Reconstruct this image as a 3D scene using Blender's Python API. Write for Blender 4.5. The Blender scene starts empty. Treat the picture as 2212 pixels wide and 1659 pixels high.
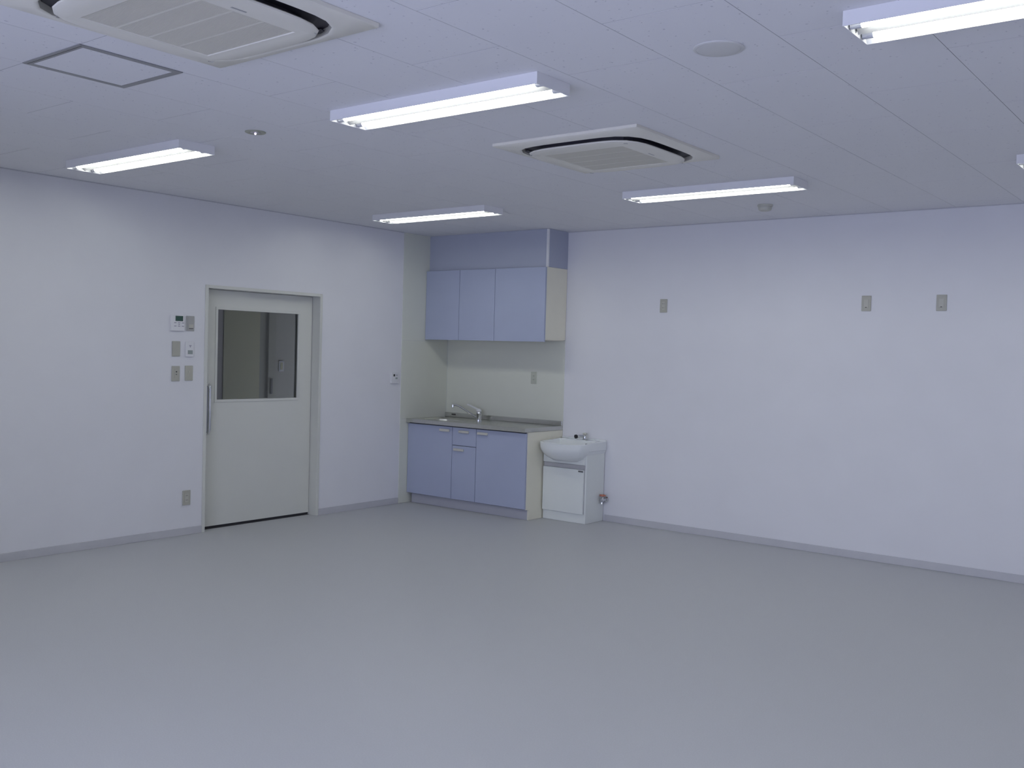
import bpy, bmesh, math
from mathutils import Vector, Matrix

scene = bpy.context.scene
C = scene.collection
PI = math.pi

# ------------------------------------------------------------------ camera
RIGHT = Vector((0.78837971, 0.61456781, 0.02763744))
UP = Vector((-0.04188537, 0.00880206, 0.99908365))
FWD = Vector((-0.61376139, 0.78881489, -0.03268077))
cam_data = bpy.data.cameras.new('camera')
cam_data.sensor_fit = 'HORIZONTAL'
cam_data.sensor_width = 36.0
cam_data.lens = 34.521
cam_data.clip_start = 0.05
cam_data.clip_end = 200
cam = bpy.data.objects.new('camera', cam_data)
C.objects.link(cam)
cam.matrix_world = Matrix(((RIGHT.x, UP.x, -FWD.x, 6.860),
                           (RIGHT.y, UP.y, -FWD.y, -7.701),
                           (RIGHT.z, UP.z, -FWD.z, 1.541),
                           (0, 0, 0, 1)))
scene.camera = cam

# ------------------------------------------------------------------ world, exposure
world = bpy.data.worlds.new('overcast_sky')
scene.world = world
world.use_nodes = True
bg = world.node_tree.nodes['Background']
bg.inputs['Color'].default_value = (0.645, 0.675, 1.0, 1)
bg.inputs['Strength'].default_value = 5.35
TUBE_COLOR = (0.97, 1.0, 0.93)
TUBE_STRENGTH = 16.8

vs = scene.view_settings
vs.view_transform = 'Standard'
vs.look = 'None'
vs.exposure = 0.36
vs.gamma = 1.0
vs.use_curve_mapping = False
scene.cycles.use_adaptive_sampling = True
scene.cycles.adaptive_threshold = 0.045
scene.cycles.adaptive_min_samples = 16
scene.cycles.use_light_tree = False
scene.cycles.max_bounces = 5
scene.cycles.diffuse_bounces = 4
scene.cycles.glossy_bounces = 4
scene.cycles.transparent_max_bounces = 10
scene.cycles.caustics_reflective = False
scene.cycles.caustics_refractive = False
scene.cycles.sample_clamp_indirect = 6.0

H = 2.692            # ceiling height
RX, RY = 7.70, -8.70  # room size

# ------------------------------------------------------------------ materials
M = {}


def mat(name, col, rough=0.5, metal=0.0, spec=0.5, var=0.0, vscale=8.0, bump=0.0, bscale=200.0, coat=0.0):
    m = bpy.data.materials.new(name)
    m.use_nodes = True
    nt = m.node_tree
    b = nt.nodes['Principled BSDF']
    b.inputs['Roughness'].default_value = rough
    b.inputs['Metallic'].default_value = metal
    b.inputs['Specular IOR Level'].default_value = spec
    b.inputs['Coat Weight'].default_value = coat
    geo = nt.nodes.new('ShaderNodeNewGeometry')
    if var > 0:
        noise = nt.nodes.new('ShaderNodeTexNoise')
        noise.inputs['Scale'].default_value = vscale
        noise.inputs['Detail'].default_value = 1
        nt.links.new(geo.outputs['Position'], noise.inputs['Vector'])
        ramp = nt.nodes.new('ShaderNodeValToRGB')
        ramp.color_ramp.elements[0].position = 0.3
        ramp.color_ramp.elements[1].position = 0.7
        ramp.color_ramp.elements[0].color = tuple(c * (1 - var) for c in col) + (1,)
        ramp.color_ramp.elements[1].color = tuple(min(1, c * (1 + var)) for c in col) + (1,)
        nt.links.new(noise.outputs['Fac'], ramp.inputs['Fac'])
        nt.links.new(ramp.outputs['Color'], b.inputs['Base Color'])
    else:
        rgb = nt.nodes.new('ShaderNodeRGB')
        rgb.outputs[0].default_value = tuple(col) + (1,)
        nt.links.new(rgb.outputs[0], b.inputs['Base Color'])
    if bump:
        n2 = nt.nodes.new('ShaderNodeTexNoise')
        n2.inputs['Scale'].default_value = bscale
        n2.inputs['Detail'].default_value = 0
        nt.links.new(geo.outputs['Position'], n2.inputs['Vector'])
        bp = nt.nodes.new('ShaderNodeBump')
        bp.inputs['Strength'].default_value = bump
        bp.inputs['Distance'].default_value = 0.002
        nt.links.new(n2.outputs['Fac'], bp.inputs['Height'])
        nt.links.new(bp.outputs['Normal'], b.inputs['Normal'])
    M[name] = m
    return m


mat('wall_paper', (0.80, 0.80, 0.83), 0.85, spec=0.2, var=0.01, vscale=3)
mat('floor_vinyl', (0.505, 0.512, 0.532), 0.48, spec=0.35, var=0.03, vscale=160)
mat('base_vinyl', (0.56, 0.56, 0.59), 0.5, var=0.015)
mat('door_paint', (0.70, 0.705, 0.66), 0.42, var=0.008, vscale=4)
mat('frame_paint', (0.68, 0.685, 0.64), 0.45, var=0.008, vscale=4)
mat('cream_panel', (0.73, 0.745, 0.66), 0.16, spec=0.5, var=0.006, vscale=5)
mat('bead_metal', (0.62, 0.65, 0.60), 0.4, var=0.01)
mat('blue_laminate', (0.415, 0.455, 0.60), 0.2, spec=0.5, var=0.008, vscale=5)
mat('blue_soffit', (0.45, 0.48, 0.585), 0.5, spec=0.35, var=0.008, vscale=5)
mat('cream_laminate', (0.86, 0.83, 0.69), 0.4, var=0.01)
mat('kick_laminate', (0.50, 0.505, 0.56), 0.45, var=0.01)
mat('dark_gap', (0.05, 0.05, 0.055), 0.8)
mat('stainless', (0.62, 0.62, 0.585), 0.27, metal=1.0, var=0.03, vscale=40)
mat('chrome', (0.75, 0.76, 0.78), 0.08, metal=1.0)
mat('dark_chrome', (0.30, 0.30, 0.32), 0.25, metal=1.0)
mat('handle_beige', (0.56, 0.55, 0.50), 0.4)
mat('white_plastic', (0.78, 0.78, 0.80), 0.4)
mat('white_laminate', (0.80, 0.83, 0.81), 0.35, var=0.006)
mat('porcelain', (0.82, 0.85, 0.85), 0.1, spec=0.6, coat=0.4)
mat('strip_grey', (0.46, 0.46, 0.48), 0.4)
mat('plate_beige', (0.46, 0.455, 0.395), 0.4, var=0.01)
mat('plate_grey', (0.42, 0.42, 0.41), 0.4, var=0.02)
mat('plate_cream', (0.52, 0.54, 0.46), 0.4, var=0.01)
mat('socket_beige', (0.52, 0.515, 0.455), 0.4)
mat('dark_plastic', (0.02, 0.02, 0.022), 0.4)
mat('slot_dark', (0.09, 0.085, 0.08), 0.6)
mat('button_mauve', (0.36, 0.34, 0.42), 0.5)
mat('lcd_green', (0.04, 0.10, 0.075), 0.25)
mat('lcd_pale', (0.30, 0.34, 0.33), 0.3)
mat('lamp_housing', (0.80, 0.80, 0.82), 0.4, var=0.004)
mat('lamp_reflector', (0.70, 0.70, 0.71), 0.4)
mat('ridge_dimmed', (0.27, 0.27, 0.275), 0.5)  # white ridge; its dimmer tone between the tubes is put into the colour
mat('lamp_socket', (0.55, 0.56, 0.60), 0.4)
mat('aircon_plastic', (0.80, 0.78, 0.70), 0.4, var=0.006)
mat('aircon_grille', (0.76, 0.74, 0.65), 0.5)
mat('aircon_slot', (0.05, 0.048, 0.062), 0.5)
mat('aircon_flap', (0.05, 0.05, 0.065), 0.4)
mat('hatch_aluminium', (0.33, 0.33, 0.34), 0.45, metal=0.4)
mat('detector_white', (0.52, 0.52, 0.46), 0.4)
mat('speaker_white', (0.66, 0.66, 0.65), 0.5)
mat('brass_red', (0.55, 0.20, 0.12), 0.4)
mat('backing_board', (0.30, 0.30, 0.32), 0.9)
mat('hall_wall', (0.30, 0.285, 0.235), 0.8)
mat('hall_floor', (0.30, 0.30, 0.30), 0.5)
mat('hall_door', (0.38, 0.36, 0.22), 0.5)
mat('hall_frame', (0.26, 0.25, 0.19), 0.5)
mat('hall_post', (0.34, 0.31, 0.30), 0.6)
mat('downlight_olive', (0.40, 0.41, 0.33), 0.4)
mat('aluminium', (0.6, 0.61, 0.63), 0.35, metal=0.8)
mat('logo_grey', (0.40, 0.40, 0.40), 0.4)


def tile_material():
    m = bpy.data.materials.new('acoustic_tile')
    m.use_nodes = True
    nt = m.node_tree
    b = nt.nodes['Principled BSDF']
    b.inputs['Roughness'].default_value = 0.9
    b.inputs['Specular IOR Level'].default_value = 0.1
    geo = nt.nodes.new('ShaderNodeNewGeometry')
    vor = nt.nodes.new('ShaderNodeTexVoronoi')
    vor.inputs['Scale'].default_value = 42.0
    dis = nt.nodes.new('ShaderNodeTexNoise')
    dis.inputs['Scale'].default_value = 60.0
    dis.inputs['Detail'].default_value = 2
    nt.links.new(geo.outputs['Position'], dis.inputs['Vector'])
    mx = nt.nodes.new('ShaderNodeMixRGB')
    mx.inputs['Fac'].default_value = 0.018
    nt.links.new(geo.outputs['Position'], mx.inputs['Color1'])
    nt.links.new(dis.outputs['Color'], mx.inputs['Color2'])
    nt.links.new(mx.outputs['Color'], vor.inputs['Vector'])
    # pit radius differs from cell to cell, most cells have none
    sep = nt.nodes.new('ShaderNodeSeparateColor')
    nt.links.new(vor.outputs['Color'], sep.inputs['Color'])
    rad = nt.nodes.new('ShaderNodeMapRange')
    rad.inputs['From Min'].default_value = 0.12
    rad.inputs['From Max'].default_value = 1.0
    rad.inputs['To Min'].default_value = 0.0
    rad.inputs['To Max'].default_value = 0.20
    nt.links.new(sep.outputs['Red'], rad.inputs['Value'])
    sub = nt.nodes.new('ShaderNodeMath')
    sub.operation = 'SUBTRACT'
    nt.links.new(rad.outputs['Result'], sub.inputs[0])
    nt.links.new(vor.outputs['Distance'], sub.inputs[1])
    pit = nt.nodes.new('ShaderNodeMapRange')
    pit.inputs['From Min'].default_value = -0.02
    pit.inputs['From Max'].default_value = 0.06
    nt.links.new(sub.outputs[0], pit.inputs['Value'])
    col = nt.nodes.new('ShaderNodeMixRGB')
    col.inputs['Color1'].default_value = (0.82, 0.82, 0.845, 1)
    col.inputs['Color2'].default_value = (0.62, 0.62, 0.66, 1)
    nt.links.new(pit.outputs['Result'], col.inputs['Fac'])
    nt.links.new(col.outputs['Color'], b.inputs['Base Color'])
    bp = nt.nodes.new('ShaderNodeBump')
    bp.inputs['Strength'].default_value = 0.5
    bp.inputs['Distance'].default_value = 0.002
    bp.invert = False
    nt.links.new(pit.outputs['Result'], bp.inputs['Height'])
    nt.links.new(bp.outputs['Normal'], b.inputs['Normal'])
    M['acoustic_tile'] = m


tile_material()


def glass_material(name, tint):
    m = bpy.data.materials.new(name)
    m.use_nodes = True
    nt = m.node_tree
    nt.nodes.clear()
    out = nt.nodes.new('ShaderNodeOutputMaterial')
    tr = nt.nodes.new('ShaderNodeBsdfTransparent')
    tr.inputs['Color'].default_value = tint + (1,)
    gl = nt.nodes.new('ShaderNodeBsdfGlossy')
    gl.inputs['Roughness'].default_value = 0.02
    fr = nt.nodes.new('ShaderNodeFresnel')
    fr.inputs['IOR'].default_value = 1.45
    mx = nt.nodes.new('ShaderNodeMixShader')
    nt.links.new(fr.outputs[0], mx.inputs[0])
    nt.links.new(tr.outputs[0], mx.inputs[1])
    nt.links.new(gl.outputs[0], mx.inputs[2])
    nt.links.new(mx.outputs[0], out.inputs['Surface'])
    M[name] = m


glass_material('door_glass', (0.80, 0.83, 0.80))
glass_material('window_glass', (0.93, 0.95, 0.95))


def emitter(name, color, strength):
    m = bpy.data.materials.new(name)
    m.use_nodes = True
    nt = m.node_tree
    nt.nodes.clear()
    out = nt.nodes.new('ShaderNodeOutputMaterial')
    em = nt.nodes.new('ShaderNodeEmission')
    em.inputs['Color'].default_value = color + (1,)
    em.inputs['Strength'].default_value = strength
    nt.links.new(em.outputs[0], out.inputs['Surface'])
    M[name] = m


emitter('tube_glow', TUBE_COLOR, TUBE_STRENGTH)
emitter('hall_fill_glow', (1.0, 0.97, 0.82), 3.0)
emitter('glint_glow', (0.72, 0.62, 1.0), 3.0)


# ------------------------------------------------------------------ mesh helpers
def bx(bm, lo, hi, bev=0.0, seg=2):
    lo = Vector((min(lo[0], hi[0]), min(lo[1], hi[1]), min(lo[2], hi[2]))), Vector((max(lo[0], hi[0]), max(lo[1], hi[1]), max(lo[2], hi[2])))
    a, b = lo
    vs_ = [bm.verts.new((x, y, z)) for x in (a.x, b.x) for y in (a.y, b.y) for z in (a.z, b.z)]
    idx = [(0, 1, 3, 2), (4, 6, 7, 5), (0, 4, 5, 1), (2, 3, 7, 6), (0, 2, 6, 4), (1, 5, 7, 3)]
    fs = [bm.faces.new([vs_[i] for i in f]) for f in idx]
    if bev > 0:
        es = set()
        for f in fs:
            es.update(f.edges)
        bmesh.ops.bevel(bm, geom=list(es), offset=bev, segments=seg, profile=0.5, affect='EDGES')


def loft(bm, loops, cap0=True, cap1=True, closed=True):
    rows = [[bm.verts.new(p) for p in lp] for lp in loops]
    n = len(rows[0])
    for a, b in zip(rows[:-1], rows[1:]):
        for i in range(n if closed else n - 1):
            j = (i + 1) % n
            bm.faces.new((a[i], a[j], b[j], b[i]))
    if cap0:
        bm.faces.new(rows[0][::-1])
    if cap1:
        bm.faces.new(rows[-1])
    return rows


def tube(bm, pts, radii, n=12, caps=True):
    pts = [Vector(p) for p in pts]
    if not isinstance(radii, (list, tuple)):
        radii = [radii] * len(pts)
    loops = []
    prev = None
    for i, p in enumerate(pts):
        d = (pts[min(i + 1, len(pts) - 1)] - pts[max(i - 1, 0)]).normalized()
        if prev is None:
            ref = Vector((0, 0, 1)) if abs(d.z) < 0.9 else Vector((1, 0, 0))
            u = d.cross(ref).normalized()
        else:
            u = (prev - d * prev.dot(d)).normalized()
        prev = u
        v = d.cross(u)
        loops.append([p + (u * math.cos(2 * PI * k / n) + v * math.sin(2 * PI * k / n)) * radii[i] for k in range(n)])
    loft(bm, loops, caps, caps)


def lathe(bm, origin, axis, prof, n=32):
    """prof: list of (radius, distance along axis)"""
    o = Vector(origin)
    a = Vector(axis).normalized()
    ref = Vector((0, 0, 1)) if abs(a.z) < 0.9 else Vector((1, 0, 0))
    u = a.cross(ref).normalized()
    v = a.cross(u)
    loops = [[o + a * h + (u * math.cos(2 * PI * k / n) + v * math.sin(2 * PI * k / n)) * max(r, 1e-4) for k in range(n)] for r, h in prof]
    loft(bm, loops)


def rrect(cx, cy, hx, hy, r, z, n=8):
    pts = []
    for q, (sx, sy) in enumerate(((1, 1), (-1, 1), (-1, -1), (1, -1))):
        for k in range(n + 1):
            a = q * PI / 2 + k * PI / 2 / n
            pts.append(Vector((cx + sx * (hx - r) + r * math.cos(a), cy + sy * (hy - r) + r * math.sin(a), z)))
    return pts


def make(name, bm, material, parent=None, smooth=False, origin=None):
    """link a bmesh (built in world coordinates) as one mesh object"""
    bmesh.ops.recalc_face_normals(bm, faces=bm.faces[:])
    o0 = Vector(origin) if origin is not None else (parent['_o'] if False else None)
    if o0 is None:
        o0 = ORG.get(parent.name, Vector((0, 0, 0))) if parent is not None else Vector((0, 0, 0))
    for v in bm.verts:
        v.co -= o0
    me = bpy.data.meshes.new(name)
    bm.to_mesh(me)
    bm.free()
    me.materials.append(M[material])
    if smooth:
        for p in me.polygons:
            p.use_smooth = True
        try:
            me.set_sharp_from_angle(angle=math.radians(40))
        except Exception:
            pass
    o = bpy.data.objects.new(name, me)
    C.objects.link(o)
    if parent is not None:
        o.parent = parent
        ORG[o.name] = o0
    else:
        o.location = o0
        ORG[o.name] = o0
    return o


ORG = {}


def thing(name, label, cat, loc, group=None, kind=None):
    o = bpy.data.objects.new(name, None)
    o.empty_display_size = 0.05
    C.objects.link(o)
    o.location = loc
    ORG[o.name] = Vector(loc)
    tag(o, label, cat, group, kind)
    return o


def tag(o, label, cat, group=None, kind=None):
    o['label'] = label
    o['category'] = cat
    if group:
        o['group'] = group
    if kind:
        o['kind'] = kind
    return o


def NB():
    return bmesh.new()


def box(name, lo, hi, material, parent=None, bev=0.0, seg=2):
    bm = NB()
    bx(bm, lo, hi, bev, seg)
    return make(name, bm, material, parent)


# wall frame: u runs to the viewer's right along the wall, d stands out from the wall into the room
def wp(wall, u, z, d):
    return (d, u, z) if wall == 'L' else (u, -d, z)


def wbox(bm, wall, u0, u1, z0, z1, d0, d1, bev=0.0):
    bx(bm, wp(wall, u0, z0, d0), wp(wall, u1, z1, d1), bev)


def dup(root, loc, label, group=None):
    r = root.copy()
    C.objects.link(r)
    r.location = loc
    r['label'] = label
    if group:
        r['group'] = group
    for ch in root.children:
        c = ch.copy()
        C.objects.link(c)
        c.parent = r
        for g in ch.children:
            d = g.copy()
            C.objects.link(d)
            d.parent = c
    return r


def structure(name, bm, material, label, cat):
    return tag(make(name, bm, material), label, cat, kind='structure')


# ------------------------------------------------------------------ room shell
WT = 0.15
DY0, DY1, DZ = -2.955, -1.722, 2.017   # door frame outer edges on the left wall

bm = NB()
bx(bm, (-2.2, RY - WT, -0.12), (RX + WT, WT, 0.0))
floor = structure('floor', bm, 'floor_vinyl', 'pale grey vinyl sheet floor of the empty room', 'floor')

bm = NB()
bx(bm, (-WT, RY - WT, 0), (0, DY0, H + 0.1))
bx(bm, (-WT, DY1, 0), (0, 0, H + 0.1))
bx(bm, (-WT, DY0, DZ), (0, DY1, H + 0.1))
wall_left = structure('wall_left', bm, 'wall_paper', 'white papered wall with the sliding door in it', 'wall')

bm = NB()
bx(bm, (-WT, 0, 0), (RX + WT, WT, H + 0.1))
wall_right = structure('wall_right', bm, 'wall_paper', 'white papered wall behind the kitchen corner and washbasin', 'wall')

# rear wall (behind the camera) with two windows
WZ0, WZ1 = 0.30, 2.30
rear_w = [(2.7, 4.8), (5.2, 7.3)]
bm = NB()
bx(bm, (-WT, RY - WT, 0), (RX + WT, RY, WZ0))
bx(bm, (-WT, RY - WT, WZ1), (RX + WT, RY, H + 0.1))
xs = [-WT] + [v for w in rear_w for v in w] + [RX + WT]
for k in range(0, len(xs), 2):
    bx(bm, (xs[k], RY - WT, WZ0), (xs[k + 1], RY, WZ1))
structure('wall_rear', bm, 'wall_paper', 'white wall with two windows opposite the kitchen wall', 'wall')

bm = NB()
bx(bm, (RX, RY, 0), (RX + WT, 0, H + 0.1))
structure('wall_near', bm, 'wall_paper', 'plain white wall facing the sliding door, beside the camera', 'wall')


def window(n, axis, a0, a1, c, label):
    """axis 'x': window in the rear wall from x=a0..a1; axis 'y': in the near wall"""
    def P(a, z, d):
        return (a, c - d, z) if axis == 'x' else (c + d, a, z)
    root = thing('window_%d' % n, label, 'window', P((a0 + a1) / 2, WZ0, 0.03), kind='structure')
    b = NB()
    t = 0.05
    bx(b, P(a0, WZ0, 0.02), P(a0 + t, WZ1, 0.11))
    bx(b, P(a1 - t, WZ0, 0.02), P(a1, WZ1, 0.11))
    bx(b, P(a0 + t, WZ0, 0.02), P(a1 - t, WZ0 + t, 0.11))
    bx(b, P(a0 + t, WZ1 - t, 0.02), P(a1 - t, WZ1, 0.11))
    make('window_frame', b, 'aluminium', root)
    mid = (a0 + a1) / 2
    b = NB()
    bx(b, P(mid - 0.03, WZ0 + t, 0.04), P(mid + 0.03, WZ1 - t, 0.09))
    make('mullion', b, 'aluminium', root)
    for s0, s1 in ((a0 + t, mid - 0.03), (mid + 0.03, a1 - t)):
        b = NB()
        bx(b, P(s0, WZ0 + t, 0.06), P(s1, WZ1 - t, 0.066))
        make('pane', b, 'window_glass', root)
    return root


window(1, 'x', rear_w[0][0], rear_w[0][1], RY, 'aluminium sliding window in the rear wall, farther from the camera')
window(2, 'x', rear_w[1][0], rear_w[1][1], RY, 'aluminium sliding window in the rear wall, just behind the camera')

# sampling portals in the window openings (they add no light, they guide the sky sampling)
def portal(name, loc, rot, sx, sy):
    ld = bpy.data.lights.new(name, 'AREA')
    ld.shape = 'RECTANGLE'
    ld.size, ld.size_y = sx, sy
    ld.cycles.is_portal = True
    o = bpy.data.objects.new(name, ld)
    C.objects.link(o)
    o.location = loc
    o.rotation_euler = rot


for a0, a1 in rear_w:
    portal('window_portal', ((a0 + a1) / 2, RY - 0.13, (WZ0 + WZ1) / 2), (PI / 2, 0, 0), a1 - a0, WZ1 - WZ0)

# ceiling: backing board with every acoustic tile hung under it
bm = NB()
bx(bm, (-WT, RY - WT, H + 0.0008), (RX + WT, WT, H + 0.13))
ceiling = structure('ceiling', bm, 'backing_board', 'white ceiling of staggered rectangular acoustic tiles', 'ceiling')
GX, GY, GP = 4.4966, -4.7955, 0.455
tile_cache = {}


def ceiling_tile(x0, x1, y0, y1):
    g1, g2 = 0.0013, 0.0017
    w, h = round(x1 - x0 - 2 * g1, 4), round(y1 - y0 - 2 * g2, 4)
    if w < 0.02 or h < 0.02:
        return
    key = (w, h)
    if key not in tile_cache:
        b = NB()
        bx(b, (-w / 2, -h / 2, 0), (w / 2, h / 2, 0.0007))
        bmesh.ops.recalc_face_normals(b, faces=b.faces[:])
        me = bpy.data.meshes.new('ceiling_tile')
        b.to_mesh(me)
        b.free()
        me.materials.append(M['acoustic_tile'])
        tile_cache[key] = me
    o = bpy.data.objects.new('ceiling_tile', tile_cache[key])
    C.objects.link(o)
    o.parent = ceiling
    o.location = ((x0 + x1) / 2, (y0 + y1) / 2, H)


for i in range(-10, 8):
    x0, x1 = max(0.0, GX + GP * i), min(RX, GX + GP * (i + 1))
    if x1 - x0 < 0.02:
        continue
    cuts = [RY]
    for j in range(-10, 12):
        y = GY + GP * j
        if (j - (i + 1)) % 2 == 0 and RY + 0.03 < y < -0.03:
            cuts.append(y)
    cuts.append(0.0)
    cuts.sort()
    for a, b_ in zip(cuts[:-1], cuts[1:]):
        ceiling_tile(x0, x1, a, b_)

# base boards
bm = NB()
wbox(bm, 'L', RY, DY0, 0, 0.06, 0, 0.008, 0.002)
wbox(bm, 'L', DY1, -0.69, 0, 0.06, 0, 0.008, 0.002)
structure('baseboard_left', bm, 'base_vinyl', 'grey vinyl base board along the sliding door wall', 'baseboard')
bm = NB()
wbox(bm, 'R', 2.0, RX, 0, 0.06, 0, 0.008, 0.002)
structure('baseboard_right', bm, 'base_vinyl', 'grey vinyl base board right of the washbasin', 'baseboard')

# ceiling edge trims (thin moulding along the two visible walls)
bm = NB()
wbox(bm, 'L', RY, -0.69, H - 0.006, H, 0, 0.010)
structure('trim_1', bm, 'base_vinyl', 'thin grey ceiling edge moulding above the sliding door wall', 'trim')
bm = NB()
wbox(bm, 'R', 1.5, RX, H - 0.006, H, 0, 0.010)
structure('trim_2', bm, 'base_vinyl', 'thin grey ceiling edge moulding above the right wall', 'trim')

# cream kitchen panels on the two walls
PZ = (0.0, 0.843, 1.628, H)
for k in range(3):
    bm = NB()
    wbox(bm, 'L', -0.685, -0.004, PZ[k] + 0.001, PZ[k + 1] - 0.001, 0, 0.004, 0.0008)
    make('panel', bm, 'cream_panel', wall_left)
bm = NB()
wbox(bm, 'R', 0.006, 1.5, 0.001, 1.66, 0, 0.004, 0.0008)
make('panel', bm, 'cream_panel', wall_right)
bm = NB()
wbox(bm, 'R', 0.0, 0.008, 0.86, 1.66, 0, 0.008, 0.001)
make('corner_bead', bm, 'bead_metal', wall_right)

# soffit above the wall cabinet
bm = NB()
bx(bm, (0.0045, -0.308, 2.338), (1.488, -0.001, H - 0.001))
soffit = structure('soffit', bm, 'blue_soffit', 'lavender blue boxed soffit between wall cabinet and ceiling', 'soffit')
box('corner_bead', (1.476, -0.318, 2.339), (1.5, -0.302, H - 0.002), 'white_plastic', soffit, 0.002)
box('end_panel', (1.489, -0.302, 2.339), (1.5, -0.001, H - 0.002), 'blue_soffit', soffit)

# ------------------------------------------------------------------ sliding door
door = thing('door_1', 'pale grey green sliding door with a square window and long bar handle', 'door', (0, (DY0 + DY1) / 2, 0), kind='structure')
FW = 0.028
bm = NB()
bx(bm, (-WT, DY0, 0), (0.008, DY0 + FW, DZ), 0.002)
make('jamb', bm, 'frame_paint', door)
bm = NB()
bx(bm, (-WT, DY1 - FW, 0), (0.008, DY1, DZ), 0.002)
make('jamb', bm, 'frame_paint', door)
bm = NB()
bx(bm, (-WT, DY0 + FW, DZ - 0.026), (0.008, DY1 - FW, DZ), 0.002)
make('head_frame', bm, 'frame_paint', door)
# leaf with window opening
LX0, LX1 = -0.132, -0.095
LY0, LY1 = DY0 + FW + 0.002, DY1 - FW - 0.004
LZ0, LZ1 = 0.022, DZ - 0.030
GY0, GY1, GZ0, GZ1 = -2.764, -1.919, 1.076, 1.826
bm = NB()
bx(bm, (LX0, LY0, LZ0), (LX1, LY1, GZ0))
bx(bm, (LX0, LY0, GZ1), (LX1, LY1, LZ1))
bx(bm, (LX0, LY0, GZ0), (LX1, GY0, GZ1))
bx(bm, (LX0, GY1, GZ0), (LX1, LY1, GZ1))
leaf = make('door_leaf', bm, 'door_paint', door)
bm = NB()
t = 0.022
bx(bm, (LX1 - 0.004, GY0 - t, GZ1), (LX1 + 0.006, GY1 + t, GZ1 + t), 0.002)
bx(bm, (LX1 - 0.004, GY0 - t, GZ0 - t), (LX1 + 0.006, GY1 + t, GZ0), 0.002)
bx(bm, (LX1 - 0.004, GY0 - t, GZ0), (LX1 + 0.006, GY0, GZ1), 0.002)
bx(bm, (LX1 - 0.004, GY1, GZ0), (LX1 + 0.006, GY1 + t, GZ1), 0.002)
make('glazing_bead', bm, 'frame_paint', leaf)
bm = NB()
bx(bm, (-0.107, GY0, GZ0), (-0.102, GY1, GZ1))
make('glass_pane', bm, 'door_glass', leaf)
bm = NB()
hy = -2.862
tube(bm, [(LX1, hy, 1.20), (LX1 + 0.028, hy, 1.20), (LX1 + 0.042, hy, 1.188), (LX1 + 0.045, hy, 1.17), (LX1 + 0.045, hy, 0.83), (LX1 + 0.042, hy, 0.812), (LX1 + 0.028, hy, 0.80), (LX1, hy, 0.80)], 0.0125, 14)
make('bar_handle', bm, 'chrome', leaf, True)
bm = NB()
bx(bm, (LX1 + 0.001, hy - 0.020, 0.785), (LX1 + 0.005, hy + 0.024, 1.215), 0.002)
make('handle_plate', bm, 'dark_chrome', leaf)
bm = NB()
bx(bm, (-0.14, DY0 + FW, 0.0), (-0.088, DY1 - FW, 0.003))
bx(bm, (-0.118, DY0 + FW, 0.003), (-0.108, DY1 - FW, 0.02))
make('floor_track', bm, 'dark_gap', door)

# ------------------------------------------------------------------ hall seen through the door window
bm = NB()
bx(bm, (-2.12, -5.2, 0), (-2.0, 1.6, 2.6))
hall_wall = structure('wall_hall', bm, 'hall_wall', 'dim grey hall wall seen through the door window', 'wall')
bm = NB()
bx(bm, (-2.0, -5.2, 0), (-WT, -5.1, 2.6))
bx(bm, (-2.0, 1.5, 0), (-WT, 1.6, 2.6))
bx(bm, (-WT, 0.15, 0), (-0.05, 1.6, 2.6))
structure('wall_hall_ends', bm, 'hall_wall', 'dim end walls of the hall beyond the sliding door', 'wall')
bm = NB()
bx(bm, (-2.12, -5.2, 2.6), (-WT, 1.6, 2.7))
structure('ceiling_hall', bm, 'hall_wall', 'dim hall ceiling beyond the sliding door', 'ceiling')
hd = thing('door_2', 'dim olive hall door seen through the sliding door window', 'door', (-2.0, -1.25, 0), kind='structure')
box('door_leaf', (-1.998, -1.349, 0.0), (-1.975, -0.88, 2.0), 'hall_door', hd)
bm = NB()
bx(bm, (-1.999, -0.775, 0.0), (-1.955, -0.675, 2.05))
bx(bm, (-1.999, -1.349, 2.0), (-1.955, -0.775, 2.05))
make('door_frame', bm, 'hall_frame', hd)
box('post', (-1.999, -1.50, 0.0), (-1.985, -1.352, 2.05), 'hall_post', hd)
box('reveal', (-1.999, -0.879, 0.0), (-1.985, -0.7755, 2.0), 'hall_frame', hd)
bm = NB()
bx(bm, (-1.9545, -0.748, 1.0), (-1.94, -0.722, 1.17), 0.003)
make('pull_handle', bm, 'slot_dark', hd)
sp = thing('switch_plate', 'dim switch plate on the hall wall behind the door glass', 'switch plate', (-2.0, -0.565, 1.26))
box('cover', (-1.999, -0.60, 1.25), (-1.989, -0.53, 1.37), 'plate_grey', sp, 0.003)
box('rocker', (-1.989, -0.58, 1.27), (-1.985, -0.55, 1.35), 'hall_door', sp)
hl = thing('hall_fill_lamp', 'added unseen fill lamp in the hall beyond the sliding door', 'ceiling lamp', (-1.1, 0.7, 2.6))  # unseen lamp, added to light the hall behind the door glass
bm = NB()
bx(bm, (-1.18, 0.1, 2.56), (-1.02, 1.3, 2.6), 0.004)
make('housing', bm, 'lamp_housing', hl)
bm = NB()
tube(bm, [(-1.1, 0.13, 2.543), (-1.1, 1.27, 2.543)], 0.015, 12)
make('lamp_tube', bm, 'hall_fill_glow', hl, True)

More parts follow.
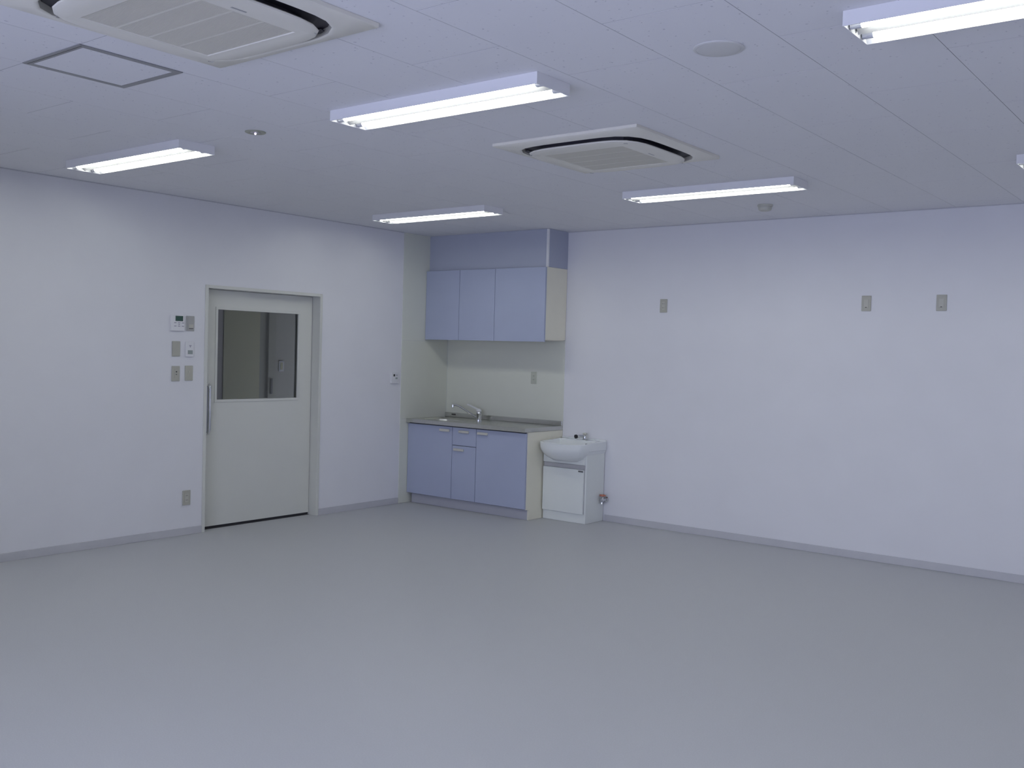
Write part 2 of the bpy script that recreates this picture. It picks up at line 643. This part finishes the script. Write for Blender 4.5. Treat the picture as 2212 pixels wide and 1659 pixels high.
# ------------------------------------------------------------------ kitchen base cabinet
KF = -0.572   # door faces
base = thing('kitchen_base_cabinet', 'lavender blue sink base cabinet with three doors and a drawer', 'cabinet', (0.75, -0.28, 0))
bm = NB()
bx(bm, (0.006, -0.550, 0.098), (1.482, -0.006, 0.64))
bx(bm, (0.006, -0.550, 0.64), (1.482, -0.53, 0.808))
bx(bm, (0.7, -0.53, 0.64), (1.482, -0.006, 0.806))
bx(bm, (0.03, -0.50, 0.001), (1.482, -0.006, 0.098))
make('carcass', bm, 'dark_gap', base)
bm = NB()   # cream end panel with a notch for the kick board
outl = [(-0.006, 0.001), (-0.512, 0.001), (-0.512, 0.098), (-0.551, 0.098), (-0.551, 0.808), (-0.006, 0.808)]
loft(bm, [[Vector((x, y, z)) for y, z in outl] for x in (1.483, 1.5)])
make('end_panel', bm, 'cream_laminate', base)
box('kick_board', (0.024, -0.514, 0.001), (1.4825, -0.501, 0.096), 'kick_laminate', base)


def kdoor(name, x0, x1, z0, z1, hx0, hx1, hz, parent, y1=KF, y0=-0.551):
    d = box(name, (x0, y1, z0), (x1, y0 - 0.001, z1), 'blue_laminate', parent, 0.0012)
    b = NB()
    bx(b, (hx0, y1 - 0.016, hz - 0.012), (hx1, y1 - 0.0005, hz + 0.012), 0.004)
    make('handle', b, 'handle_beige', d)
    return d


kdoor('door', 0.008, 0.5965, 0.104, 0.800, 0.44, 0.565, 0.762, base)
kdoor('drawer_front', 0.6015, 0.8985, 0.6285, 0.800, 0.688, 0.812, 0.762, base)
kdoor('door', 0.6015, 0.8985, 0.104, 0.6235, 0.626, 0.752, 0.585, base)
kdoor('door', 0.9035, 1.494, 0.104, 0.800, 0.920, 1.046, 0.762, base)

# countertop with sink
ct = thing('countertop', 'stainless steel sink countertop with low upstand on the blue base cabinet', 'countertop', (0.75, -0.3, 0.808))
SX, SY, SHX, SHY, SR = 0.36, -0.335, 0.26, 0.175, 0.10
CY0, CY1 = -0.598, -0.004
bm = NB()
hole = rrect(SX, SY, SHX, SHY, SR, 0.848, 8)
n = len(hole)
outer = []
for p in hole:   # matching point on the rectangle edge
    d = Vector((p.x - SX, p.y - SY))
    best = 1e9
    for lim, c in ((1.5 - SX, d.x), (0.005 - SX, d.x), (CY1 - SY, d.y), (CY0 - SY, d.y)):
        if c * lim > 1e-9:
            best = min(best, lim / c)
    outer.append(Vector((SX + d.x * best, SY + d.y * best, 0.848)))
for cx, cy in ((1.5, CY1), (0.005, CY1), (0.005, CY0), (1.5, CY0)):   # snap the nearest ray to each corner
    k = min(range(n), key=lambda q: (outer[q] - Vector((cx, cy, 0.848))).length)
    outer[k] = Vector((cx, cy, 0.848))
low = [Vector((p.x, p.y, 0.810)) for p in outer]
loft(bm, [low, outer, hole], cap0=False, cap1=False)
make('worktop', bm, 'stainless', ct)
bm = NB()
loft(bm, [rrect(SX, SY, SHX, SHY, SR, 0.848, 8), rrect(SX, SY, SHX - 0.004, SHY - 0.004, SR, 0.842, 8),
          rrect(SX, SY, SHX - 0.012, SHY - 0.012, SR, 0.835, 8), rrect(SX, SY, SHX - 0.03, SHY - 0.03, SR, 0.69, 8), rrect(SX, SY, SHX - 0.05, SHY - 0.05, SR * 0.8, 0.672, 8)], cap0=False, cap1=True)
make('sink_bowl', bm, 'stainless', ct, True)
bm = NB()
lathe(bm, (SX, SY, 0.6722), (0, 0, 1), [(0.055, 0), (0.055, 0.002), (0.045, 0.003), (0.001, 0.003)], 24)
make('drain', bm, 'dark_chrome', ct, True)
bm = NB()
bx(bm, (0.005, -0.022, 0.8485), (1.5, -0.0045, 0.894), 0.003)
make('upstand', bm, 'stainless', ct)
bm = NB()
bx(bm, (0.10, -0.024, 0.868), (0.155, -0.0222, 0.882))
make('maker_badge', bm, 'slot_dark', ct)

# kitchen tap
fx, fy = 0.545, -0.115
tap = thing('kitchen_tap', 'chrome single lever tap with a long spout on the steel countertop', 'tap', (fx, fy, 0.848))
bm = NB()
lathe(bm, (fx, fy, 0.8485), (0, 0, 1), [(0.030, 0), (0.030, 0.006), (0.024, 0.010), (0.024, 0.055), (0.026, 0.058), (0.026, 0.078), (0.022, 0.083)], 24)
make('body', bm, 'chrome', tap, True)
bm = NB()
sdir = Vector((-1.0, -0.15, 0)).normalized()
B0 = Vector((fx, fy, 0.0))
tube(bm, [B0 + sdir * s_ + Vector((0, 0, z_)) for s_, z_ in ((0.012, 0.866), (0.045, 0.880), (0.215, 0.966), (0.245, 0.978), (0.275, 0.984), (0.318, 0.986))],
     [0.0115, 0.0105, 0.0095, 0.0095, 0.0095, 0.0095], 14)
make('spout', bm, 'chrome', tap, True)
bm = NB()
tipp = B0 + sdir * 0.312
lathe(bm, (tipp.x, tipp.y, 0.958), (0, 0, 1), [(0.010, 0), (0.0125, 0.002), (0.0125, 0.022), (0.011, 0.032)], 16)
make('aerator', bm, 'chrome', tap, True)
bm = NB()
lathe(bm, (fx, fy, 0.932), (0, 0, 1), [(0.027, 0), (0.027, 0.012), (0.018, 0.026), (0.002, 0.03)], 20)
L0 = Vector((fx, fy, 0.945))
loft(bm, [[L0 + sdir * s + Vector((-sdir.y, sdir.x, 0)) * a * wdt + Vector((0, 0, dz + b * 0.006)) for a, b in ((-1, -1), (1, -1), (1, 1), (-1, 1))]
          for s, wdt, dz in ((0.0, 0.018, 0.004), (0.05, 0.013, 0.024), (0.11, 0.009, 0.046), (0.138, 0.008, 0.052))])
make('lever', bm, 'white_plastic', tap, True)

# ------------------------------------------------------------------ wall cabinet
wc = thing('wall_cabinet', 'lavender blue three door wall cabinet with a cream end panel', 'cabinet', (0.75, -0.17, 1.655))
box('carcass', (0.006, -0.333, 1.667), (1.484, -0.005, 2.335), 'dark_gap', wc)
box('end_panel', (1.4845, -0.3335, 1.664), (1.5, -0.005, 2.337), 'cream_laminate', wc)
box('bottom_board', (0.006, -0.333, 1.657), (1.484, -0.005, 1.6665), 'cream_laminate', wc)
for x0, x1 in ((0.008, 0.4535), (0.458, 0.9035), (0.908, 1.503)):
    box('door', (x0, -0.356, 1.642), (x1, -0.3345, 2.334), 'blue_laminate', wc, 0.0012)

# ------------------------------------------------------------------ washbasin
wb = thing('washbasin_unit', 'white bow fronted washbasin on a small one door cabinet beside the kitchen unit', 'washbasin', (1.745, -0.15, 0))
VX0, VX1, VF = 1.512, 1.985, -0.305
bm = NB()
bx(bm, (VX0, VF, 0.001), (VX1, -0.009, 0.655), 0.002)
make('body', bm, 'white_laminate', wb)
bm = NB()
bx(bm, (VX0 + 0.002, VF - 0.016, 0.534), (VX1 - 0.016, VF - 0.0005, 0.648), 0.002)
make('front_panel', bm, 'white_laminate', wb)
bm = NB()
bx(bm, (VX0 + 0.006, VF - 0.012, 0.494), (VX1 - 0.012, VF - 0.0005, 0.532), 0.003)
make('grip_strip', bm, 'strip_grey', wb)
wd = box('door', (VX0 + 0.003, VF - 0.019, 0.088), (VX1 - 0.020, VF - 0.0006, 0.491), 'white_laminate', wb, 0.002)
bm = NB()
bx(bm, (VX1 - 0.075, VF - 0.024, 0.470), (VX1 - 0.024, VF - 0.0195, 0.484), 0.001)
make('catch', bm, 'dark_chrome', wd)
bm = NB()
bx(bm, (VX1 - 0.0190, VF - 0.006, 0.088), (VX1 - 0.0160, VF - 0.0002, 0.53))
make('shadow_gap_strip', bm, 'strip_grey', wb)  # grey strip drawn in for the shadow gap at the door edge

basin = wb
BX0, BX1 = 1.509, 2.003
bcx = (BX0 + BX1) / 2


def basin_loop(hw, ys_, yb, bow, z, dz=0.0, n=14):
    """plan outline: straight back at y=yb, straight sides to y=ys_, bowed front by 'bow'"""
    pts = [Vector((bcx - hw, yb, z)), Vector((bcx, yb, z)), Vector((bcx + hw, yb, z)), Vector((bcx + hw, (yb + ys_) / 2, z + dz * 0.4))]
    for k in range(n + 1):
        a = PI * k / n
        pts.append(Vector((bcx + hw * math.cos(a), ys_ - bow * math.sin(a) ** 0.9, z + dz * (0.8 + 0.2 * math.sin(a)))))
    pts.append(Vector((bcx - hw, (yb + ys_) / 2, z + dz * 0.4)))
    return pts


hwB = (BX1 - BX0) / 2
bm = NB()
loops = [basin_loop(hwB * 0.40, -0.23, -0.12, 0.10, 0.556),
         basin_loop(hwB * 0.62, -0.27, -0.06, 0.12, 0.562),
         basin_loop(hwB * 0.80, -0.305, -0.03, 0.125, 0.590),
         basin_loop(hwB * 0.92, -0.33, -0.008, 0.125, 0.622),
         basin_loop(hwB * 0.975, -0.35, -0.008, 0.118, 0.656),
         basin_loop(hwB * 0.992, -0.36, -0.008, 0.108, 0.690, -0.01),
         basin_loop(hwB, -0.365, -0.008, 0.10, 0.728, -0.014),
         basin_loop(hwB, -0.365, -0.008, 0.10, 0.738, -0.018),
         basin_loop(hwB - 0.008, -0.358, -0.012, 0.096, 0.744, -0.018),
         basin_loop(hwB - 0.030, -0.345, -0.11, 0.085, 0.740, -0.02),
         basin_loop(hwB - 0.042, -0.335, -0.12, 0.080, 0.722, -0.02),
         basin_loop(hwB - 0.075, -0.31, -0.14, 0.075, 0.660),
         basin_loop(hwB - 0.135, -0.28, -0.17, 0.06, 0.620),
         basin_loop(0.02, -0.24, -0.21, 0.02, 0.612)]
loft(bm, loops)
make('bowl', bm, 'porcelain', basin, True)
bm = NB()
bx(bm, (BX0 + 0.002, -0.03, 0.742), (BX1 - 0.002, -0.0085, 0.752), 0.004)
make('back_ledge', bm, 'porcelain', basin)
bm = NB()
bx(bm, (BX1 - 0.014, -0.30, 0.657), (BX1 - 0.0005, -0.009, 0.735), 0.005)
make('side_apron', bm, 'porcelain', basin)
bm = NB()
bx(bm, (1.845, -0.128, 0.700), (1.885, -0.122, 0.712), 0.002)
make('overflow_slot', bm, 'dark_plastic', basin)
bm = NB()
lathe(bm, (bcx, -0.235, 0.613), (0, 0, 1), [(0.022, 0), (0.022, 0.003), (0.001, 0.004)], 20)
make('waste', bm, 'dark_chrome', basin, True)

bt = thing('basin_tap', 'small chrome tap with a cream knob on the washbasin deck', 'tap', (1.80, -0.07, 0.742))
bm = NB()
lathe(bm, (1.80, -0.07, 0.7455), (0, 0, 1), [(0.024, 0), (0.022, 0.006), (0.014, 0.010), (0.014, 0.034), (0.011, 0.038)], 18)
tube(bm, [(1.80, -0.07, 0.770), (1.765, -0.095, 0.776), (1.735, -0.115, 0.770)], [0.011, 0.010, 0.011], 12)
make('spout', bm, 'chrome', bt, True)
bm = NB()
lathe(bm, (1.736, -0.114, 0.770), (-0.25, -0.85, -0.1), [(0.015, -0.006), (0.019, 0.0), (0.019, 0.014), (0.014, 0.018)], 18)
make('spout_tip', bm, 'dark_plastic', bt, True)
bm = NB()
bx(bm, (1.782, -0.088, 0.786), (1.818, -0.052, 0.806), 0.008)
bx(bm, (1.793, -0.079, 0.780), (1.807, -0.061, 0.7865))
make('knob', bm, 'socket_beige', bt)

# hose valve beside the washbasin
va = thing('wall_valve', 'small wall valve with an orange red cross handle beside the washbasin', 'valve', (2.012, 0, 0.20))
bm = NB()
lathe(bm, (2.012, -0.0005, 0.20), (0, -1, 0), [(0.026, 0), (0.026, 0.004), (0.013, 0.008), (0.013, 0.055), (0.016, 0.058), (0.016, 0.085), (0.010, 0.09)], 18)
tube(bm, [(2.012, -0.07, 0.20), (2.012, -0.075, 0.185), (2.012, -0.078, 0.165)], 0.011, 12)
tube(bm, [(2.012, -0.065, 0.205), (2.012, -0.065, 0.238)], 0.008, 10)
make('body', bm, 'chrome', va, True)
bm = NB()
for a in (0.4, 0.4 + PI / 2):
    d = Vector((math.cos(a), math.sin(a), 0)) * 0.027
    c = Vector((2.012, -0.065, 0.243))
    tube(bm, [c - d, c + d], 0.0085, 10)
lathe(bm, (2.012, -0.065, 0.234), (0, 0, 1), [(0.012, 0), (0.013, 0.014), (0.008, 0.018)], 14)
make('cross_handle', bm, 'brass_red', va, True)


# ------------------------------------------------------------------ plates on the walls
def plate(name, label, cat, wall, u, z, w=0.072, h=0.120, material='plate_beige', group=None, t=0.008):
    r = thing(name, label, cat, wp(wall, u, z - h / 2, 0.0))
    if group:
        r['group'] = group
    b = NB()
    wbox(b, wall, u - w / 2, u + w / 2, z - h / 2, z + h / 2, 0.0004, t, 0.0036)
    make('cover', b, material, r)
    r2 = (wall, u, z, t)
    return r, r2


def detail(name, root, fr, du0, du1, dz0, dz1, material, depth=0.003, bev=0.001, parent=None):
    wall, u, z, t = fr
    b = NB()
    wbox(b, wall, u + du0, u + du1, z + dz0, z + dz1, t + 0.0002, t + depth, min(bev, depth / 3))
    return make(name, b, material, parent or root)


# air conditioner remote
r, f = plate('wall_controller', 'square white wall controller with a dark green screen beside the door', 'controller', 'L', -3.212, 1.694, 0.122, 0.122, 'white_plastic', t=0.018)
detail('screen', r, f, -0.023, 0.045, 0.017, 0.060 - 0.002, 'lcd_green', 0.001)
for du in (-0.024, 0.010, 0.044):
    for dz in (0.0035, -0.0225):
        detail('button', r, f, du - 0.010, du + 0.010, dz - 0.003, dz + 0.003, 'button_mauve', 0.002)
detail('button', r, f, 0.004, 0.016, -0.013, -0.006, 'button_mauve', 0.002)

# sensor switch
r, f = plate('sensor_switch', 'dark grey switch plate with a pale square, right of the green screen controller', 'switch plate', 'L', -3.092, 1.696, material='plate_grey')
detail('frame', r, f, -0.026, 0.026, -0.050, 0.050, 'plate_grey', 0.002)
detail('rocker', r, f, -0.014, 0.024, -0.034, -0.006, 'socket_beige', 0.005)
detail('rocker_gap', r, f, -0.016, 0.024, -0.044, -0.038, 'slot_dark', 0.0025)

r, f = plate('blank_plate', 'plain beige blank wall plate under the green screen controller', 'wall plate', 'L', -3.217, 1.492)
detail('raised_cover', r, f, -0.032, 0.032, -0.056, 0.056, 'plate_beige', 0.002)

r, f = plate('room_thermostat', 'white wall plate with a small grey window, under the dark switch plate', 'thermostat', 'L', -3.097, 1.490, material='white_plastic', t=0.014)
detail('window', r, f, -0.020, 0.024, -0.038, -0.007, 'lcd_pale', 0.002)
detail('mark', r, f, -0.008, 0.014, 0.027, 0.033, 'button_mauve', 0.001)
detail('mark', r, f, -0.001, 0.006, 0.016, 0.027, 'button_mauve', 0.001)

r, f = plate('key_switch', 'beige wall plate with a dark key hole, lowest left of the six by the door', 'switch plate', 'L', -3.217, 1.296)
detail('insert', r, f, -0.015, 0.017, -0.036, 0.036, 'plate_beige', 0.002)
for dz0, dz1 in ((0.010, 0.019), (-0.008, -0.003)):
    detail('key_hole', r, f, -0.002, 0.009, dz0, dz1, 'dark_plastic', 0.0035)

r, f = plate('cable_plate', 'plain beige wall plate with a faint centre dot, nearest the door frame', 'wall plate', 'L', -3.098, 1.300)
detail('centre_dot', r, f, -0.005, 0.005, 0.006, 0.016, 'socket_beige', 0.003)


def outlet(label, wall, u, z, material='plate_beige', w=0.072, hole_from=0):
    r, f = plate('wall_outlet', label, 'outlet', wall, u, z, w, material=material)
    ins = detail('socket', r, f, -0.016, 0.016, -0.036, 0.036, 'socket_beige' if material != 'plate_cream' else 'plate_cream', 0.003)
    wall_, u_, z_, t_ = f
    for dz in (0.018, -0.018)[hole_from:]:
        for du in (-0.006, 0.006):
            b = NB()
            wbox(b, wall_, u_ + du - 0.0012, u_ + du + 0.0012, z_ + dz - 0.005, z_ + dz + 0.005, t_ + 0.0031, t_ + 0.0036)
            make('pin_slot', b, 'dark_plastic', ins)
    return r, f


outlet('beige power outlet low on the wall left of the door', 'L', -3.101, 0.300)
outlet('small cream power outlet on the kitchen splashback', 'R', 1.140, 1.294, 'plate_cream')
outlet('beige double outlet high on the right wall, nearest the wall cabinet', 'R', 2.549, 1.986)
for u, lab in ((4.328, 'beige high outlet plate with hook, middle of three on the right wall'), (4.880, 'beige high outlet plate with hook, farthest right on the right wall')):
    r, f = plate('wall_outlet', lab, 'outlet', 'R', u, 1.992, 0.074, 0.120, 'plate_beige', group='high outlet plates with hooks')
    detail('socket', r, f, -0.018, 0.018, -0.034, 0.030, 'socket_beige', 0.004)
    detail('hook', r, f, -0.006, 0.006, -0.033, -0.028, 'slot_dark', 0.006)
    detail('top_lip', r, f, -0.030, 0.030, 0.048, 0.055, 'plate_beige', 0.003)

# water heater controller near the kitchen
r, f = plate('heater_controller', 'white water heater controller with a black spot beside the kitchen panel', 'controller', 'L', -0.785, 1.254, 0.095, 0.105, 'white_plastic', t=0.018)
detail('display', r, f, -0.022, 0.000, 0.014, 0.036, 'dark_plastic', 0.002)
detail('button', r, f, 0.018, 0.030, 0.020, 0.032, 'button_mauve', 0.002)
detail('button', r, f, 0.006, 0.034, -0.012, 0.004, 'lcd_pale', 0.002)
detail('lower_flap', r, f, -0.046, 0.046, -0.051, -0.036, 'white_plastic', 0.004)


# ------------------------------------------------------------------ ceiling lamps
LL, LW, LH = 1.255, 0.236, 0.050


def lamp(label, cx, cy):
    o = Vector((cx, cy, H))
    r = thing('ceiling_lamp', label, 'ceiling lamp', o, 'twin tube ceiling lamps')
    b = NB()
    x0, x1, y0, y1, zb = cx - LL / 2, cx + LL / 2, cy - LW / 2, cy + LW / 2, H - LH
    th = 0.004
    bx(b, (x0, y0, zb), (x0 + th, y1, H - 0.0005))
    bx(b, (x1 - th, y0, zb), (x1, y1, H - 0.0005))
    bx(b, (x0 + th, y0, zb), (x1 - th, y0 + th, H - 0.0005))
    bx(b, (x0 + th, y1 - th, zb), (x1 - th, y1, H - 0.0005))
    bx(b, (x0 + th, y0 + th, H - 0.004), (x1 - th, y1 - th, H - 0.0005))
    make('housing', b, 'lamp_housing', r)
    b = NB()
    prof = [(-0.1135, 0.001), (-0.088, 0.038), (-0.030, 0.038), (0.0, 0.030), (0.030, 0.038), (0.088, 0.038), (0.1135, 0.001)]
    lo_ = [[Vector((x, cy + py, zb + pz)) for py, pz in prof] for x in (x0 + th, x1 - th)]
    loft(b, lo_, False, False, closed=False)
    up_ = [[Vector((x, cy + py, zb + pz + 0.002)) for py, pz in prof] for x in (x0 + th, x1 - th)]
    loft(b, up_, False, False, closed=False)
    make('reflector', b, 'lamp_reflector', r)
    b = NB()
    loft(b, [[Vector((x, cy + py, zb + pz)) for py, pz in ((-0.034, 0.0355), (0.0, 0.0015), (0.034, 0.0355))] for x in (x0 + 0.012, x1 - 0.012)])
    make('centre_ridge', b, 'ridge_dimmed', r)
    for s in (-1, 1):
        b = NB()
        ty = cy + s * 0.061
        tube(b, [(x0 + 0.045, ty, zb + 0.016), (x1 - 0.045, ty, zb + 0.0155)], 0.0130, 10)
        make('lamp_tube', b, 'tube_glow', r, True)
        for e in (0, 1):
            b = NB()
            xa, xb = (x0 + th + 0.004, x0 + 0.0445) if e == 0 else (x1 - 0.0445, x1 - th - 0.004)
            tube(b, [(xa, ty, zb + 0.016), (xb, ty, zb + 0.016)], 0.0135, 12)
            bx(b, (xa, ty - 0.012, zb + 0.006), (xa + 0.016 if e == 0 else xb, ty + 0.012, zb + 0.033)) if e == 0 else bx(b, (xb - 0.016, ty - 0.012, zb + 0.006), (xb, ty + 0.012, zb + 0.033))
            make('tube_socket', b, 'lamp_socket', r)
    return r


lamp0 = lamp('lit twin tube ceiling lamp in the middle, above left of the far air conditioner', 3.795, -4.340)
LAMPS = [(1.285, -4.350, 'lit twin tube ceiling lamp at the left, near the small round ceiling fitting'),
         (1.262, -1.612, 'lit twin tube ceiling lamp nearest the wall cabinet'),
         (3.790, -1.622, 'lit twin tube ceiling lamp beyond the far air conditioner, by the round detector'),
         (6.312, -4.355, 'lit twin tube ceiling lamp cut by the top right picture corner'),
         (6.318, -1.655, 'twin tube ceiling lamp of which only a corner shows at the right edge'),
         (1.285, -7.08, 'twin tube ceiling lamp over the left wall, outside the picture'),
         (3.795, -7.08, 'twin tube ceiling lamp over the rear of the room, outside the picture'),
         (6.315, -7.08, 'twin tube ceiling lamp above the camera, outside the picture')]
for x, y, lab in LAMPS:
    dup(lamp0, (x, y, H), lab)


# ------------------------------------------------------------------ ceiling cassette air conditioners
def aircon(label, cx, cy):
    r = thing('ceiling_air_conditioner', label, 'air conditioner', (cx, cy, H), 'ceiling cassette air conditioners')
    hs = 0.462
    b = NB()   # outer frame plate with rounded opening
    nn = 10
    op = lambda h, rad, z: rrect(cx, cy, h, h, rad, z, nn)

    def se(h, ex, z):
        pts = []
        for k in range(4 * (nn + 1)):
            a = 2 * PI * k / (4 * (nn + 1)) + PI / 4 / (nn + 1)
            c, s_ = math.cos(a), math.sin(a)
            rad = (abs(c) ** ex + abs(s_) ** ex) ** (-1.0 / ex)
            pts.append(Vector((cx + h * rad * c, cy + h * rad * s_, z)))
        return pts

    def sq(h, z):
        pts = []
        for p in se(1.0, 4.6, z):
            d = Vector((p.x - cx, p.y - cy))
            k = h / max(abs(d.x), abs(d.y))
            pts.append(Vector((cx + d.x * k, cy + d.y * k, z)))
        for sx, sy in ((1, 1), (-1, 1), (-1, -1), (1, -1)):
            c = Vector((cx + sx * h, cy + sy * h, z))
            q = min(range(len(pts)), key=lambda t_: (pts[t_] - c).length)
            pts[q] = c
        return pts
    loft(b, [sq(hs, H - 0.0005), sq(hs, H - 0.014), sq(hs - 0.006, H - 0.019), se(0.418, 4.6, H - 0.029), se(0.408, 4.6, H - 0.031), se(0.402, 4.6, H - 0.027),
             se(0.400, 4.6, H - 0.0008)], cap0=False, cap1=False)
    make('panel_frame', b, 'aircon_plastic', r, True)
    b = NB()
    bx(b, (cx - 0.39, cy - 0.39, H - 0.004), (cx + 0.39, cy + 0.39, H - 0.0006))
    make('air_slot', b, 'aircon_slot', r)
    b = NB()   # inner panel standing lower
    loft(b, [se(0.300, 4.6, H - 0.034), se(0.362, 4.6, H - 0.036), se(0.366, 4.6, H - 0.040), se(0.364, 4.6, H - 0.045), se(0.348, 4.8, H - 0.050),
             sq(0.292, H - 0.053), sq(0.286, H - 0.0525), sq(0.256, H - 0.0525), sq(0.252, H - 0.049), sq(0.252, H - 0.046)], cap0=False, cap1=True)
    inner = make('inner_panel', b, 'aircon_plastic', r, True)
    b = NB()
    loft(b, [se(0.310, 4.6, H - 0.0045), se(0.310, 4.6, H - 0.0335)], cap0=False, cap1=True)
    make('fan_housing', b, 'aircon_slot', r)
    for k in range(4):   # louvre flaps inside the slots
        a = k * PI / 2
        ca, sa = math.cos(a), math.sin(a)
        b = NB()
        lp = []
        for s in (-0.26, 0.26):
            lp.append([Vector((cx + ca * d - sa * s, cy + sa * d + ca * s, z)) for d, z in ((0.370, H - 0.010), (0.392, H - 0.016), (0.393, H - 0.013), (0.370, H - 0.007))])
        loft(b, lp)
        make('flap', b, 'aircon_flap', r)
    b = NB()   # fine slats
    ns = 74
    for k in range(ns):
        x = cx - 0.248 + 0.496 * k / (ns - 1)
        bx(b, (x - 0.0021, cy - 0.251, H - 0.0505), (x + 0.0021, cy + 0.251, H - 0.0462))
    g = make('grille_slats', b, 'aircon_grille', inner)
    g['kind'] = 'stuff'
    for q in (-0.125, 0.0, 0.125):
        b = NB()
        bx(b, (cx - 0.251, cy + q - 0.005, H - 0.0508), (cx + 0.251, cy + q + 0.005, H - 0.0506))
        make('grille_rib', b, 'aircon_grille', inner)
    b = NB()
    bx(b, (cx + 0.278, cy - 0.030, H - 0.0536), (cx + 0.286, cy + 0.030, H - 0.0531))
    make('maker_mark', b, 'logo_grey', inner)
    for sx, sy in ((1, 1), (-1, 1), (-1, -1), (1, -1)):   # small corner latches
        b = NB()
        tube(b, [(cx + sx * 0.300 + 0.012 * math.cos(t_), cy + sy * 0.300 + 0.012 * math.sin(t_), H - 0.0532)
                 for t_ in [math.atan2(sy, sx) - 1.1 + 2.2 * q / 6 for q in range(7)]], 0.0012, 6)
        make('latch', b, 'logo_grey', inner)
    return r


ac0 = aircon('complete ceiling cassette air conditioner between the lamps', 3.836, -2.996)
dup(ac0, (3.838, -5.697, H), 'large ceiling cassette air conditioner cut by the top left picture edge')

# ------------------------------------------------------------------ small ceiling fittings
h = thing('ceiling_hatch', 'square grey framed access hatch in the ceiling at the upper left', 'hatch', (2.906, -5.483, H))
hx0, hx1, hy0, hy1, fw = 2.676, 3.137, -5.712, -5.254, 0.030
bm = NB()
zb = H - 0.004
outl = [Vector((x, y, 0)) for x, y in ((hx0, hy0), (hx1, hy0), (hx1, hy1), (hx0, hy1))]
inl = [Vector((x, y, 0)) for x, y in ((hx0 + fw, hy0 + fw), (hx1 - fw, hy0 + fw), (hx1 - fw, hy1 - fw), (hx0 + fw, hy1 - fw))]
zz = lambda l, z: [Vector((p.x, p.y, z)) for p in l]
loft(bm, [zz(outl, H - 0.0003), zz(outl, zb), zz(inl, zb), zz(inl, H - 0.0003)], False, False)
make('frame', bm, 'hatch_aluminium', h)
box('groove', (hx0 + fw * 0.42, hy0 + fw * 0.45, zb - 0.0006), (hx1 - fw * 0.42, hy0 + fw * 0.55, zb - 0.0001), 'slot_dark', h)
box('panel', (hx0 + fw + 0.001, hy0 + fw + 0.001, H - 0.003), (hx1 - fw - 0.001, hy1 - fw - 0.001, H - 0.0006), 'acoustic_tile', h)

s = thing('ceiling_speaker', 'flat round white speaker in the ceiling at the upper right', 'speaker', (5.170, -4.334, H))
bm = NB()
lathe(bm, (5.170, -4.334, H - 0.0004), (0, 0, -1), [(0.094, 0), (0.094, 0.003), (0.091, 0.005), (0.082, 0.0058), (0.082, 0.0052)], 48)
make('rim', bm, 'speaker_white', s, True)
bm = NB()
lathe(bm, (5.170, -4.334, H - 0.0062), (0, 0, -1), [(0.081, 0), (0.070, 0.002), (0.040, 0.0035), (0.001, 0.004)], 48)
make('grille', bm, 'speaker_white', s, True)

d = thing('smoke_detector', 'small round beige detector on the ceiling near the right wall', 'detector', (3.797, -0.700, H))
bm = NB()
lathe(bm, (3.790, -0.735, H - 0.0004), (0, 0, -1), [(0.056, 0), (0.056, 0.012), (0.052, 0.016)], 32)
make('base', bm, 'detector_white', d, True)
bm = NB()
lathe(bm, (3.790, -0.735, H - 0.0168), (0, 0, -1), [(0.050, 0), (0.049, 0.016), (0.044, 0.026), (0.030, 0.031), (0.001, 0.032)], 32)
make('sensor_cap', bm, 'detector_white', d, True)

e = thing('emergency_downlight', 'small round olive ceiling fitting with a bright violet spot', 'downlight', (2.446, -4.350, H))
bm = NB()
lathe(bm, (2.446, -4.350, H - 0.0004), (0, 0, -1), [(0.056, 0), (0.056, 0.003), (0.050, 0.006), (0.036, 0.006), (0.030, 0.003), (0.001, 0.003)], 36)
make('ring', bm, 'downlight_olive', e, True)
bm = NB()
lathe(bm, (2.446, -4.350, H - 0.0036), (0, 0, -1), [(0.028, 0), (0.026, 0.003), (0.018, 0.0032)], 28)
make('reflector_cup', bm, 'plate_grey', e, True)
bm = NB()
lathe(bm, (2.446, -4.350, H - 0.007), (0, 0, -1), [(0.005, 0), (0.0055, 0.004), (0.003, 0.008), (0.0005, 0.009)], 14)
make('glint_spot', bm, 'glint_glow', e, True)  # glow stands in for a bright reflection in the fitting
